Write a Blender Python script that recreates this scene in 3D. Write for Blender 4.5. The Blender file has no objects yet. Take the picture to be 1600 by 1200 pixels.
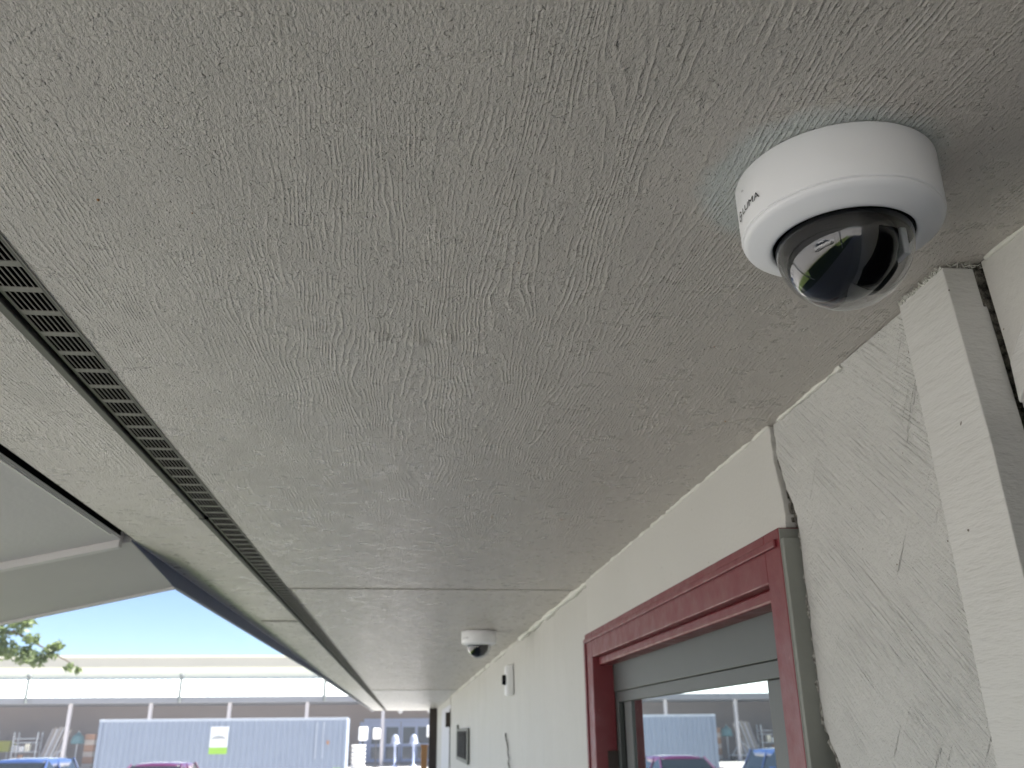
import bpy, bmesh, math, random
from mathutils import Vector, Matrix, noise
random.seed(7)
sc = bpy.context.scene
C = sc.collection
EZ = 2.1                    # eye height above the walkway
SF = 2.55                   # underside of the soffit
def z(r): return EZ + r

# ------------------------------------------------------------------ camera
cam = bpy.data.cameras.new('camera'); co = bpy.data.objects.new('camera', cam); C.objects.link(co)
R = Matrix(((0.99390185, -0.03061703, -0.10593258), (-0.10979198, -0.36397706, -0.92491428), (-0.01023891, 0.93090456, -0.36511897)))
co.matrix_world = Matrix.Translation((0, 0, EZ)) @ R.to_4x4()
cam.sensor_width = 36; cam.lens = 31.28; cam.clip_start = .02; cam.clip_end = 2000
cam.dof.use_dof = True; cam.dof.focus_distance = .80; cam.dof.aperture_fstop = 13
sc.camera = co
# ------------------------------------------------------------------ sky, sun, exposure
SUN_EL, SUN_AZ = math.radians(58), math.radians(86)     # azimuth clockwise from +Y: behind the camera, to the left
w = bpy.data.worlds.new('World'); sc.world = w; w.use_nodes = True
nt = w.node_tree; bg = nt.nodes['Background']
sky = nt.nodes.new('ShaderNodeTexSky'); sky.sky_type = 'NISHITA'; sky.sun_disc = False
sky.sun_elevation = SUN_EL; sky.sun_rotation = SUN_AZ; sky.altitude = 50; sky.air_density = .6; sky.dust_density = 0; sky.ozone_density = 2.6
nt.links.new(sky.outputs[0], bg.inputs[0]); bg.inputs[1].default_value = .05
sd = bpy.data.lights.new('sun', 'SUN'); so = bpy.data.objects.new('sun', sd); C.objects.link(so)
sd.energy = 5.0; sd.angle = math.radians(.53); sd.color = (1, .965, .91)
sdir = Vector((math.sin(SUN_AZ) * math.cos(SUN_EL), math.cos(SUN_AZ) * math.cos(SUN_EL), math.sin(SUN_EL)))
so.rotation_euler = sdir.to_track_quat('Z', 'Y').to_euler(); so.location = sdir * 60 + Vector((0, 0, 5))
sc.view_settings.view_transform = 'Standard'; sc.view_settings.look = 'None'; sc.view_settings.gamma = 1
sc.view_settings.use_curve_mapping = False; sc.view_settings.exposure = 2.15
sc.cycles.max_bounces = 10; sc.cycles.diffuse_bounces = 6; sc.cycles.glossy_bounces = 5; sc.cycles.transparent_max_bounces = 12

# ------------------------------------------------------------------ materials
class NT:
    """tiny helper for node materials"""
    def __init__(s, name, col=(.5, .5, .5), rough=.6, metal=0., spec=.5):
        s.m = bpy.data.materials.new(name); s.m.use_nodes = True; s.t = s.m.node_tree
        s.b = s.t.nodes['Principled BSDF']; s.b.inputs['Base Color'].default_value = (*col, 1)
        s.b.inputs['Roughness'].default_value = rough; s.b.inputs['Metallic'].default_value = metal
        s.b.inputs['Specular IOR Level'].default_value = spec; s.col = col
        s.tc = s.t.nodes.new('ShaderNodeTexCoord').outputs['Object']; s.h = None
    def n(s, typ, **k):
        x = s.t.nodes.new(typ)
        for a, v in k.items(): setattr(x, a, v)
        return x
    def link(s, a, b): s.t.links.new(a, b)
    def mapv(s, scale, rot=(0, 0, 0), src=None, loc=(0, 0, 0)):
        m = s.n('ShaderNodeMapping'); m.inputs['Scale'].default_value = scale; m.inputs['Rotation'].default_value = rot; m.inputs['Location'].default_value = loc
        s.link(src or s.tc, m.inputs[0]); return m.outputs[0]
    def noise(s, scale=1, detail=2, rough=.5, v=None, dist=0):
        x = s.n('ShaderNodeTexNoise'); x.inputs['Scale'].default_value = scale; x.inputs['Detail'].default_value = detail
        x.inputs['Roughness'].default_value = rough; x.inputs['Distortion'].default_value = dist
        s.link(v or s.tc, x.inputs['Vector']); return x.outputs['Fac']
    def math(s, op, a, b=None, c=None):
        x = s.n('ShaderNodeMath', operation=op)
        for i, v in enumerate((a, b, c)):
            if v is None: continue
            if isinstance(v, (int, float)): x.inputs[i].default_value = v
            else: s.link(v, x.inputs[i])
        return x.outputs[0]
    def ramp(s, f, stops):
        x = s.n('ShaderNodeValToRGB'); e = x.color_ramp.elements
        while len(e) < len(stops): e.new(.5)
        for q, (p, c) in zip(e, stops):
            q.position = p; q.color = (*c, 1) if not isinstance(c, (int, float)) else (c, c, c, 1)
        s.link(f, x.inputs[0]); return x.outputs[0]
    def mix(s, f, a, b):
        x = s.n('ShaderNodeMix', data_type='RGBA')
        for i, v in ((0, f), (6, a), (7, b)):
            if isinstance(v, (int, float)): x.inputs[i].default_value = v
            elif isinstance(v, tuple): x.inputs[i].default_value = (*v, 1)
            else: s.link(v, x.inputs[i])
        return x.outputs[2]
    def base(s, c): s.link(c, s.b.inputs['Base Color'])
    def rough(s, f): s.link(f, s.b.inputs['Roughness'])
    def bump(s, hgt, dist=.001, strength=1.):
        x = s.n('ShaderNodeBump'); x.inputs['Distance'].default_value = dist; x.inputs['Strength'].default_value = strength
        s.link(hgt, x.inputs['Height'])
        if s.h: s.link(s.h, x.inputs['Normal'])
        s.h = x.outputs[0]; s.link(s.h, s.b.inputs['Normal'])
def simple(name, col, rough=.6, metal=0., var=.12, scale=6., bump=0., bscale=60., spec=.5):
    t = NT(name, col, rough, metal, spec)
    f = t.noise(scale, 4, .6)
    t.base(t.mix(f, tuple(c * (1 - var) for c in col), tuple(min(1, c * (1 + var)) for c in col)))
    if bump: t.bump(t.noise(bscale, 3, .6), bump)
    return t.m

CAMX, CAMY = .358, .628
def mat_soffit(name, col, halo=True):
    t = NT(name, col, .34, 0, .75)
    # rough sawn plywood under thick paint: contour-line grain, saw marks across, paint nibs
    warp = t.noise(1, 2, .5, t.mapv((6.5, .95, 1)))
    warp2 = t.noise(1, 2, .5, t.mapv((34, 11, 1)))
    fld = t.math('ADD', t.math('MULTIPLY', warp, 30.), t.math('MULTIPLY', warp2, 2.6))
    sep = t.n('ShaderNodeSeparateXYZ'); t.link(t.tc, sep.inputs[0])
    fld = t.math('ADD', fld, t.math('MULTIPLY', sep.outputs[0], 160.))
    tri = t.math('PINGPONG', fld, .5)
    ring = t.math('POWER', t.math('MULTIPLY', tri, 2.), 2.6)
    brk = t.ramp(t.noise(1, 3, .6, t.mapv((120, 26, 1))), [(.40, 0), (.58, 1)])
    mask = t.ramp(t.noise(1, 2, .5, t.mapv((3.2, 1.7, 1), loc=(3, 1, 0))), [(.36, .1), (.62, 1)])
    ring = t.math('MULTIPLY', t.math('MULTIPLY', ring, brk), mask)
    t.bump(ring, .0013)
    t.bump(t.noise(1, 3, .6, t.mapv((440, 220, 1))), .0021)
    t.bump(t.noise(1, 2, .5, t.mapv((14, 520, 1))), .0010)
    t.bump(t.ramp(t.noise(210, 1, .4), [(.64, 0), (.8, 1)]), .0014)
    t.bump(t.noise(4, 2, .5), .012)
    c = t.mix(t.noise(2.2, 4, .6), tuple(x * .93 for x in col), tuple(x * 1.06 for x in col))
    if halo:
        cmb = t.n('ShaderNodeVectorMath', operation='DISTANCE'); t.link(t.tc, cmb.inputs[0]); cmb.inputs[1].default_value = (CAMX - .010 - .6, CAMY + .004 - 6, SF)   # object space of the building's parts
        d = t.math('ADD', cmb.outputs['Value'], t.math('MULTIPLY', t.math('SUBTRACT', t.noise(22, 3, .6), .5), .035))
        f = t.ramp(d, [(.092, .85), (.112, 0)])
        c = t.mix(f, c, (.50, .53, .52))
    t.base(c)
    t.rough(t.ramp(t.noise(30, 3, .6), [(.3, .24), (.7, .38)]))
    return t.m
M = {}
M['soffit'] = mat_soffit('soffit_paint', (.54, .498, .46))
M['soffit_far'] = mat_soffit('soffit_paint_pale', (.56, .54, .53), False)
def mat_stucco():
    A1, A2 = 42, -52
    t = NT('stucco_paint', (.66, .645, .615), .62)
    v = t.mapv((1, 1, 1), (math.radians(-A1), 0, 0))
    a = t.noise(1, 2, .5, t.mapv((1, 9, 290), (0, 0, 0), v))
    ma = t.ramp(t.noise(9, 2, .5), [(.38, .22), (.58, 1)])
    t.bump(t.math('MULTIPLY', a, ma), .0058)
    v2 = t.mapv((1, 1, 1), (math.radians(-A2), 0, 0))
    b = t.ramp(t.noise(1, 2, .5, t.mapv((1, 5, 110), (0, 0, 0), v2)), [(.66, 0), (.74, 1)])
    t.bump(t.math('MULTIPLY', b, t.ramp(t.noise(5, 2, .5, t.mapv((1, 1, 1), loc=(4, 4, 4))), [(.46, .1), (.56, 1)])), .0042)
    t.bump(t.noise(190, 4, .65), .0036); t.bump(t.noise(16, 3, .5), .005)
    c = t.mix(t.noise(9, 4, .6), (.545, .535, .515), (.615, .605, .585))
    sp = t.ramp(t.noise(150, 1, .3), [(.79, 0), (.81, 1)])
    t.base(t.mix(sp, c, (.2, .17, .13)))
    return t.m
M['stucco'] = mat_stucco()
def mat_wall(name, col, wav=.008):
    t = NT(name, col, .55)
    t.bump(t.noise(1, 3, .6, t.mapv((1, 60, 22))), .0007); t.bump(t.noise(1, 2, .5, t.mapv((1, 3.2, .8))), wav * 4); t.bump(t.noise(130, 3, .6), .0006)
    c = t.mix(t.noise(1, 4, .6, t.mapv((1, 2.4, 1.3))), tuple(x * .93 for x in col), tuple(x * 1.05 for x in col))
    sp = t.ramp(t.noise(110, 1, .3), [(.795, 0), (.81, 1)])
    t.base(t.mix(sp, c, (.2, .17, .13))); return t.m
M['wall'] = mat_wall('wall_paint', (.535, .522, .495))
M['header'] = mat_wall('header_paint', (.555, .542, .515), .002)
def mat_board():
    t = NT('trim_board_paint', (.67, .655, .625), .55)
    t.bump(t.noise(1, 3, .6, t.mapv((30, 14, 75), (math.radians(8), 0, 0))), .0026)
    t.bump(t.noise(150, 3, .6), .0005)
    c = t.mix(t.noise(12, 3, .6), (.53, .52, .50), (.595, .585, .565))
    sp = t.ramp(t.noise(80, 1, .3, t.mapv((1, 1, 1), loc=(1, 7, 3))), [(.80, 0), (.81, 1)])
    t.base(t.mix(sp, c, (.13, .11, .09))); return t.m
M['board'] = mat_board()
def mat_red():
    t = NT('red_door_paint', (.26, .028, .034), .38)
    c = t.mix(t.noise(60, 4, .6), (.145, .016, .022), (.17, .021, .027))
    sc_ = t.ramp(t.noise(85, 2, .5), [(.73, 0), (.78, 1)])
    t.base(t.mix(sc_, c, (.34, .10, .09)))
    t.bump(t.noise(1, 3, .6, t.mapv((50, 50, 50))), .00015); t.bump(t.noise(200, 2, .5), .0002)
    t.rough(t.ramp(t.noise(25, 3, .6), [(.3, .3), (.7, .5)])); return t.m
M['red'] = mat_red()
M['door_grey'] = simple('grey_green_door_metal', (.066, .074, .072), .42, 0, .06, 9, .0002, 90)
M['jamb_grey'] = simple('grey_jamb_side', (.20, .205, .185), .6, 0, .1, 30, .0005, 120)
M['gap'] = simple('dark_gap', (.005, .005, .005), .95, spec=.05)  # near-black colour carrying the shade inside gaps and voids
def mat_crumble(name, lo, hi):
    t = NT(name, hi, .95); t.base(t.mix(t.ramp(t.noise(160, 4, .7), [(.38, 0), (.62, 1)]), lo, hi)); t.bump(t.noise(220, 4, .7), .006); return t.m
M['crumble'] = mat_crumble('crumbled_mortar', (.02, .018, .015), (.22, .20, .17)); M['lip'] = mat_crumble('crumbled_stucco_lip', (.12, .11, .095), (.55, .53, .49))
M['caulk'] = simple('caulk_bead', (.66, .65, .60), .5, 0, .08, 60, .0008, 120)
M['vent'] = simple('grey_vent_metal', (.20, .188, .175), .5, 0, .1, 30, .0002, 150)
M['vent_lip'] = simple('dark_vent_lip', (.022, .020, .018), .5, 0, .15, 30, .0002, 150)
M['pink'] = simple('porch_ceiling_paint', (.80, .765, .76), .6, 0, .05, 3, .0007, 90)
M['trim_pale'] = simple('pale_trim_paint', (.80, .77, .76), .55, 0, .06, 8, .0008, 60)
M['fascia'] = simple('fascia_shade_flare', (.10, .12, .20), .5, 0, .15, 12, .0008, 50)  # dark blue holds the board's shade and lens flare in its colour
M['rake'] = simple('rake_soffit_paint', (.68, .65, .64), .6, 0, .1, 4, .001, 40)
M['roof'] = simple('roof_sheet', (.3, .3, .29), .8)
M['white_plastic'] = simple('white_camera_plastic', (.80, .80, .82), .42, 0, .015, 20)
M['white_rim'] = simple('white_camera_rim', (.80, .80, .83), .36, 0, .015, 20)
M['black'] = simple('black_gloss_plastic', (.004, .004, .006), .10, spec=.3)
M['black_soft'] = simple('black_soft_rubber', (.008, .008, .009), .6, spec=.2)
M['ink'] = simple('dark_ink', (.02, .02, .022), .6)
def mat_dome():
    t = NT('clear_dome_plastic'); nt = t.t; nt.nodes.remove(t.b)
    fr = t.n('ShaderNodeFresnel'); ge = t.n('ShaderNodeNewGeometry')   # a thin shell: the same reflection from either side
    t.link(t.math('ADD', t.math('MULTIPLY', ge.outputs['Backfacing'], 1 / 1.49 - 1.49), 1.49), fr.inputs[0])
    tr = t.n('ShaderNodeBsdfTransparent'); tr.inputs[0].default_value = (.86, .87, .88, 1)
    gl = t.n('ShaderNodeBsdfGlossy'); gl.inputs['Roughness'].default_value = .01
    mx = t.n('ShaderNodeMixShader'); t.link(t.math('MINIMUM', t.math('MULTIPLY', fr.outputs[0], 1.8), 1.), mx.inputs[0]); t.link(tr.outputs[0], mx.inputs[1]); t.link(gl.outputs[0], mx.inputs[2])
    t.link(mx.outputs[0], nt.nodes['Material Output'].inputs[0]); return t.m
M['dome'] = mat_dome()
def mat_glass():
    t = NT('reflective_door_glass', (.010, .012, .013), .02); nt = t.t
    gl = t.n('ShaderNodeBsdfGlossy'); gl.inputs['Roughness'].default_value = .004; gl.inputs[0].default_value = (.84, .92, .93, 1)
    fr = t.n('ShaderNodeFresnel'); fr.inputs[0].default_value = 2.6
    f = t.math('MINIMUM', t.math('MULTIPLY', fr.outputs[0], 1.9), .95)
    mx = t.n('ShaderNodeMixShader'); t.link(f, mx.inputs[0]); t.link(t.b.outputs[0], mx.inputs[1]); t.link(gl.outputs[0], mx.inputs[2])
    t.link(mx.outputs[0], nt.nodes['Material Output'].inputs[0]); return t.m
M['glass'] = mat_glass()
M['concrete'] = simple('walkway_concrete', (.40, .385, .36), .85, 0, .12, 3, .001, 60)
M['lot'] = simple('parking_lot', (.40, .39, .375), .9, 0, .12, .6, .003, 30)
M['lot_pale'] = simple('store_forecourt_concrete', (.55, .53, .5), .9, 0, .08, .8)
M['soil'] = simple('lawn_soil', (.11, .15, .045), .95, 0, .3, 4)
M['grass'] = simple('lawn_grass', (.11, .21, .04), .8, 0, .35, 3)
M['cont'] = simple('container_blue_grey_paint', (.28, .325, .40), .5, 0, .08, 1.2, 0, 60)
M['cont_pale'] = simple('container_pale_rail', (.48, .52, .58), .5, 0, .1, 3)
M['paper'] = simple('white_notice', (.82, .83, .82), .7, 0, .02)
M['lime'] = simple('lime_band', (.33, .60, .05), .6, 0, .05)
M['orange'] = simple('orange_paint', (.42, .22, .12), .6, 0, .1)
M['store_wall'] = simple('store_taupe_wall', (.27, .225, .20), .8, 0, .1, .4)
M['store_cream'] = simple('store_cream_parapet', (.78, .73, .58), .8, 0, .04, .4)
M['store_tan'] = simple('store_tan_coping', (.44, .39, .32), .8, 0, .05, .5)
M['store_roof'] = simple('store_pale_metal_roof', (.70, .76, .74), .4, 0, .05, .6)
M['store_grey'] = simple('store_grey_fascia', (.22, .225, .24), .6, 0, .08, .8)
M['post'] = simple('pale_canopy_post', (.52, .49, .50), .6, 0, .1)
M['pole'] = simple('grey_green_pole', (.12, .135, .125), .6, 0, .1)
M['door_blue'] = simple('blue_grey_store_door', (.36, .42, .60), .4, 0, .06)
M['pane'] = simple('store_dark_pane', (.06, .08, .10), .08, 0, .1)
M['white'] = simple('white_paint', (.82, .82, .82), .5, 0, .03)
M['opal'] = simple('opal_lamp_glass', (.30, .34, .45), .3, 0, .05)
M['teal'] = simple('teal_cloth', (.10, .22, .24), .7)
M['yellow'] = simple('yellow_green_canvas', (.50, .50, .06), .7)
M['steel'] = simple('galvanised_steel', (.45, .46, .48), .4, .3, .1)
M['timber'] = simple('pale_timber', (.55, .47, .40), .8, 0, .15, 3)
M['brown'] = simple('orange_brown_timber', (.36, .19, .08), .7, 0, .2, 5)
M['dark_brown'] = simple('dark_brown_trim', (.035, .024, .020), .6, 0, .2, 6)
M['white_door'] = simple('pale_lilac_door', (.62, .62, .68), .5, 0, .03)
M['bark'] = simple('tree_bark', (.12, .09, .065), .9, 0, .3, 8, .01, 12)
def mat_leaf(name, a, b):
    t = NT(name, a, .55); oi = t.n('ShaderNodeNewGeometry')
    t.base(t.mix(oi.outputs['Random Per Island'], a, b))
    tr = t.n('ShaderNodeBsdfTranslucent'); tr.inputs[0].default_value = (b[0] * 1.2, b[1] * 1.25, b[2], 1)
    mx = t.n('ShaderNodeMixShader'); mx.inputs[0].default_value = .35
    t.link(t.b.outputs[0], mx.inputs[1]); t.link(tr.outputs[0], mx.inputs[2]); t.link(mx.outputs[0], t.t.nodes['Material Output'].inputs[0]); return t.m
M['leaf'] = mat_leaf('olive_green_leaves', (.085, .12, .055), (.20, .25, .11))
M['leaf_bright'] = mat_leaf('bright_green_leaves', (.10, .19, .02), (.22, .34, .05))
def mat_paint(name, col):
    t = NT(name, col, .3); t.b.inputs['Coat Weight'].default_value = 1; t.b.inputs['Coat Roughness'].default_value = .05
    t.base(t.mix(t.noise(2, 3), tuple(c * .95 for c in col), tuple(min(1, c * 1.05) for c in col))); return t.m
M['car_red'] = mat_paint('car_red_flare_paint', (.075, .014, .055)); M['car_blue'] = mat_paint('car_blue_paint', (.032, .065, .18)); M['car_white'] = mat_paint('car_white_paint', (.75, .75, .75))  # the red is shifted to purple to include lens flare
M['car_glass'] = simple('car_window', (.012, .016, .02), .05, 0, .05)
M['tyre'] = simple('tyre_rubber', (.02, .02, .02), .8); M['lamp'] = simple('car_lamp', (.7, .7, .72), .15)

# ------------------------------------------------------------------ mesh helpers
class MB:
    def __init__(s): s.v = []; s.f = []; s.sm = []
    def add(s, vs, fs, smooth=False):
        o = len(s.v); s.v += [tuple(p) for p in vs]; s.f += [tuple(i + o for i in q) for q in fs]; s.sm += [smooth] * len(fs); return s
    def box(s, x0, x1, y0, y1, z0, z1):
        return s.add([(x, y, q) for x in (x0, x1) for y in (y0, y1) for q in (z0, z1)],
                     [(0, 1, 3, 2), (4, 6, 7, 5), (0, 4, 5, 1), (2, 3, 7, 6), (0, 2, 6, 4), (1, 5, 7, 3)])
    def hexa(s, p):  # 8 points, bottom 4 then top 4 in ring order
        return s.add(p, [(3, 2, 1, 0), (4, 5, 6, 7), (0, 1, 5, 4), (1, 2, 6, 5), (2, 3, 7, 6), (3, 0, 4, 7)])
    def prism(s, poly, a, b, axis='x'):   # poly in the two other axes
        n = len(poly); mk = {'x': lambda t, p: (t, p[0], p[1]), 'y': lambda t, p: (p[0], t, p[1]), 'z': lambda t, p: (p[0], p[1], t)}[axis]
        vs = [mk(a, p) for p in poly] + [mk(b, p) for p in poly]
        return s.add(vs, [tuple(range(n))[::-1], tuple(range(n, 2 * n))] + [(i, (i + 1) % n, n + (i + 1) % n, n + i) for i in range(n)])
    def tube(s, pts, rad, n=8, cap=True):
        pts = [Vector(p) for p in pts]; rad = rad if isinstance(rad, (list, tuple)) else [rad] * len(pts); vs = []
        for i, p in enumerate(pts):
            d = (pts[min(i + 1, len(pts) - 1)] - pts[max(i - 1, 0)]).normalized()
            u = d.cross(Vector((0, 0, 1)) if abs(d.z) < .95 else Vector((0, 1, 0))).normalized(); q = d.cross(u)
            vs += [p + (u * math.cos(2 * math.pi * k / n) + q * math.sin(2 * math.pi * k / n)) * rad[i] for k in range(n)]
        fs = [(i * n + k, i * n + (k + 1) % n, (i + 1) * n + (k + 1) % n, (i + 1) * n + k) for i in range(len(pts) - 1) for k in range(n)]
        s.add(vs, fs, True)
        if cap: s.add(vs[:n], [tuple(range(n))]); s.add(vs[-n:], [tuple(range(n))[::-1]])
        return s
    def lathe(s, prof, c, n=64, smooth=True, axis='z'):
        vs = []
        for r, h in prof:
            for k in range(n):
                a = 2 * math.pi * k / n
                p = (r * math.cos(a), r * math.sin(a), h) if axis == 'z' else (h, r * math.cos(a), r * math.sin(a))
                vs.append((c[0] + p[0], c[1] + p[1], c[2] + p[2]))
        fs = [(i * n + k, i * n + (k + 1) % n, (i + 1) * n + (k + 1) % n, (i + 1) * n + k) for i in range(len(prof) - 1) for k in range(n)]
        return s.add(vs, fs, smooth)
    def build(s, name, mat, parent=None, bevel=0., sub=0, local=False):
        me = bpy.data.meshes.new(name)
        o = Vector((0, 0, 0))
        if parent and not local:
            q = parent
            while q: o = o + q.location; q = q.parent
        me.from_pydata([tuple(Vector(p) - o) for p in s.v], [], s.f); me.polygons.foreach_set('use_smooth', s.sm)
        bm = bmesh.new(); bm.from_mesh(me); bmesh.ops.remove_doubles(bm, verts=bm.verts, dist=1e-6) if sub else None
        bmesh.ops.recalc_face_normals(bm, faces=bm.faces); bm.to_mesh(me); bm.free()
        me.materials.append(M[mat] if isinstance(mat, str) else mat)
        ob = bpy.data.objects.new(name, me); C.objects.link(ob); ob.parent = parent
        if bevel:
            b = ob.modifiers.new('bevel', 'BEVEL'); b.width = bevel; b.segments = 2; b.limit_method = 'ANGLE'; b.angle_limit = math.radians(40)
        return ob
def tag(o, label, cat, group=None):
    o['label'] = label; o['category'] = cat
    if group: o['group'] = group
    return o
def empty(name, loc, label, cat, group=None, rz=0):
    e = bpy.data.objects.new(name, None); C.objects.link(e); e.location = loc; e.rotation_euler = (0, 0, rz); e.empty_display_size = .1
    return tag(e, label, cat, group)
def struct(o): o['kind'] = 'structure'; return o
def copy_tree(o, parent=None):
    c = o.copy(); C.objects.link(c); c.parent = parent
    for ch in list(o.children): copy_tree(ch, c)
    return c

# ------------------------------------------------------------------ ground
struct(MB().add([(-260, -160, 0), (260, -160, 0), (260, 360, 0), (-260, 360, 0)], [(0, 1, 2, 3)]).build('ground', 'lot'))
struct(MB().box(-1.45, .62, -9, 21.5, -.2, .004).build('walkway', 'concrete'))
m = MB()
y = -9.0
struct(MB().add([(-3.6, -9, .006), (-1.47, -9, .006), (-1.47, 21.5, .006), (-3.6, 21.5, .006)], [(0, 1, 2, 3)]).build('lawn', 'soil'))
m = MB().box(-3.75, -3.6, -9, 21.65, -.1, .13); m.box(-3.6, .62, 21.5, 21.65, -.1, .13); struct(m.build('kerb', 'concrete'))
struct(MB().add([(-60, 61, .008), (40, 61, .008), (40, 76, .008), (-60, 76, .008)], [(0, 1, 2, 3)]).build('forecourt', 'lot_pale'))
m = MB()
for i in range(14000):
    x = random.uniform(-3.58, -1.49); yy = random.uniform(-4, 21.3); h = random.uniform(.03, .075); a = random.uniform(0, 6.3); b = random.uniform(-.03, .03)
    dx, dy = math.cos(a) * .006, math.sin(a) * .006
    m.add([(x - dx, yy - dy, .004), (x + dx, yy + dy, .004), (x + b, yy + b, h)], [(0, 1, 2)])
g = m.build('grass', 'grass'); g['kind'] = 'stuff'; tag(g, 'short green lawn grass beside the covered walkway', 'grass')
m = MB()
for k in range(9):
    x = -14.2 + k * 2.6 - 1.3
    m.add([(x, 23.5, .005), (x + .1, 23.5, .005), (x + .1, 28.5, .005), (x, 28.5, .005)], [(0, 1, 2, 3)])
struct(m.build('parking_lines', 'white'))

# ------------------------------------------------------------------ the near building
B = empty('building', (.6, 6, 0), 'low building with taupe rough plywood soffit, pale textured wall and red framed glass door', 'building')
MB().box(.66, 9, -9, 18.4, 0, 3.0).build('wall_core', 'wall', B)
MB().box(-.70, 9.2, -9.2, 19.6, SF + .075, SF + .2).build('roof', 'roof', B)
# soffit sheets: main run X -.405 .. .575, outer run X -.675 .. -.463
JY = [-9, -1.86, 3.03, 5.47, 7.91, 10.35, 19.5]
for i in range(6):
    ga, gb = (.0038 if JY[i] in (3.03, 10.35) else 0), (.0038 if JY[i + 1] in (3.03, 10.35) else 0)
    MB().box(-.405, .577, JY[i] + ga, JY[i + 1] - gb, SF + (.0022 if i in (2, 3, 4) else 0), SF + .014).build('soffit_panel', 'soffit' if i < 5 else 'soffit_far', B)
KY = [-9, -3.4, 3.94, 6.38, 10.35, 19.5]
for i in range(5):
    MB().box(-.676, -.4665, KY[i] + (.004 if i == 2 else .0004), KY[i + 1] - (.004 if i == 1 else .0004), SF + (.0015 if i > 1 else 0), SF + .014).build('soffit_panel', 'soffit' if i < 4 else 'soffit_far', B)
MB().box(-.69, .577, -9, 19.55, SF + .05, SF + .072).build('soffit_deck', 'gap', B)
for k, (x, yy) in enumerate(((-.048, .995), (.0, 1.01), (.036, .997))):   # filled holes painted over
    MB().lathe([(.0001, -.0022), (.006, -.0019), (.012, -.0008), (.0185, .0004)], (x, yy, SF), 20).build('filler_patch', 'soffit', B)
rr = random.Random(77); m = MB()
for i in range(14):
    x, yy = (rr.uniform(-.38, .5), rr.uniform(.5, 3.4)) if i > 5 else [(-.29, .72), (-.338, 1.28), (.37, .99), (.48, 1.27), (.1, .8), (.47, .82)][i]
    r = rr.uniform(.0008, .0019); m.add([(x + r, yy, SF), (x, yy + r * 1.7, SF), (x - r, yy, SF), (x, yy - r, SF), (x, yy, SF - r * 1.2)], [(0, 1, 4), (1, 2, 4), (2, 3, 4), (3, 0, 4)])
o = m.build('dirt_speck', 'brown', B); o['kind'] = 'stuff'
M['seam'] = simple('joint_filler', (.33, .305, .28), .8)
for yy in (3.03, 10.35): MB().box(-.398, .55, yy - .004, yy + .004, SF - .0016, SF + .003).build('joint_strip', 'seam', B)
MB().box(-.62, -.4675, 3.935, 3.945, SF - .003, SF + .003).build('joint_strip', 'seam', B)
# continuous vent
m = MB(); P = .0578; t0, t1 = SF - .0015, SF - .0006
n = int((19.45 + 3) / P)
for j in range(n):
    y = -3 + .026 + j * P
    m.box(-.4470, -.4035, y, y + .0115, t0, t1)
    for k in range(8):
        x = -.4470 + .0435 * k / 7
        a, b = (x, x + .0015) if k == 0 else ((x - .0015, x) if k == 7 else (x - .0006, x + .0006))
        m.box(a, b, y + .0115, y + P, t0, t1)
V = m.build('soffit_vent', 'vent', B)
m = MB()
m.box(-.4660, -.4535, -3, 19.45, SF - .0062, SF + .002); m.build('vent_lip', 'vent_lip', V, .0015)
m = MB(); m.box(-.4035, -.4005, -3, 19.45, SF - .0010, SF - .0001); m.box(-.4500, -.4471, -3, 19.45, SF - .0015, SF + .0008); m.build('vent_flange', 'vent', V)
m = MB(); m.box(-.47, -.40, -3, 19.45, SF + .043, SF + .047); m.build('vent_void_shade', 'gap', V)  # black sheet giving the slots the dark of the void above
for yy in (1.985, 4.42, 6.86, 9.3):
    MB().box(-.4665, -.4472, yy, yy + .004, SF - .0068, SF + .001).build('vent_joint', 'gap', V)
# fascia
m = MB(); m.prism([(2.27, SF - .001), (2.722, z(.407)), (7.5, z(.430)), (7.5, SF + .07), (2.27, SF + .07)], -.699, -.685, 'x')
m.build('fascia_board', 'fascia', B, .002)
MB().box(-.6852, -.6765, 2.262, 19.5, SF + .0015, SF + .014).build('soffit_strip', 'rake', B)
MB().box(-.699, -.685, 7.503, 19.6, z(.436), SF + .07).build('fascia_board', 'fascia', B, .002)
MB().box(-.712, -.7005, 2.76, 19.6, z(.437), SF + .16).build('drip_edge', 'trim_pale', B)
# sloping porch roof on the left
def zp(x): return SF - .224 * (-.69 - x)
Pr = MB().hexa([(-.703, -3, zp(-.703)), (-.703, 2.235, zp(-.703)), (-1.9, 2.235, zp(-1.9)), (-1.9, -3, zp(-1.9)),
                (-.703, -3, zp(-.703) + .03), (-.703, 2.235, zp(-.703) + .03), (-1.9, 2.235, zp(-1.9) + .03), (-1.9, -3, zp(-1.9) + .03)]).build('porch_ceiling', 'pink', B)
m = MB()
for k in range(3):
    a = -.6935 - k * .0045
    m.box(a - .0044, a, -3, 2.2 - k * .02, SF - .003 - .0022 * k, SF + .02)
m.build('porch_edge_trim', 'rake', Pr)
MB().box(-.6934, -.6765, -3, 2.2, SF + .034, SF + .05).box(-.6772, -.6764, -3, 2.2, SF - .0004, SF + .034).box(-.6934, -.6926, -3, 2.2, SF - .002, SF + .034).build('porch_gap_shade', 'gap', Pr)  # black plates put the shade of a deep gap into the colour
def slab(x0, x1, ya, yb, da, db, th):
    pts = []
    for dz in (0, th):
        for x, yv, d in ((x0, ya, da), (x0, yb, db), (x1, yb, db), (x1, ya, da)): pts.append((x, yv, zp(x) + d + dz))
    return pts
MB().hexa(slab(-.705, -1.9, 2.236, 2.262, -.018, -.018, .06)).build('porch_trim', 'trim_pale', Pr, .002)
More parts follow.
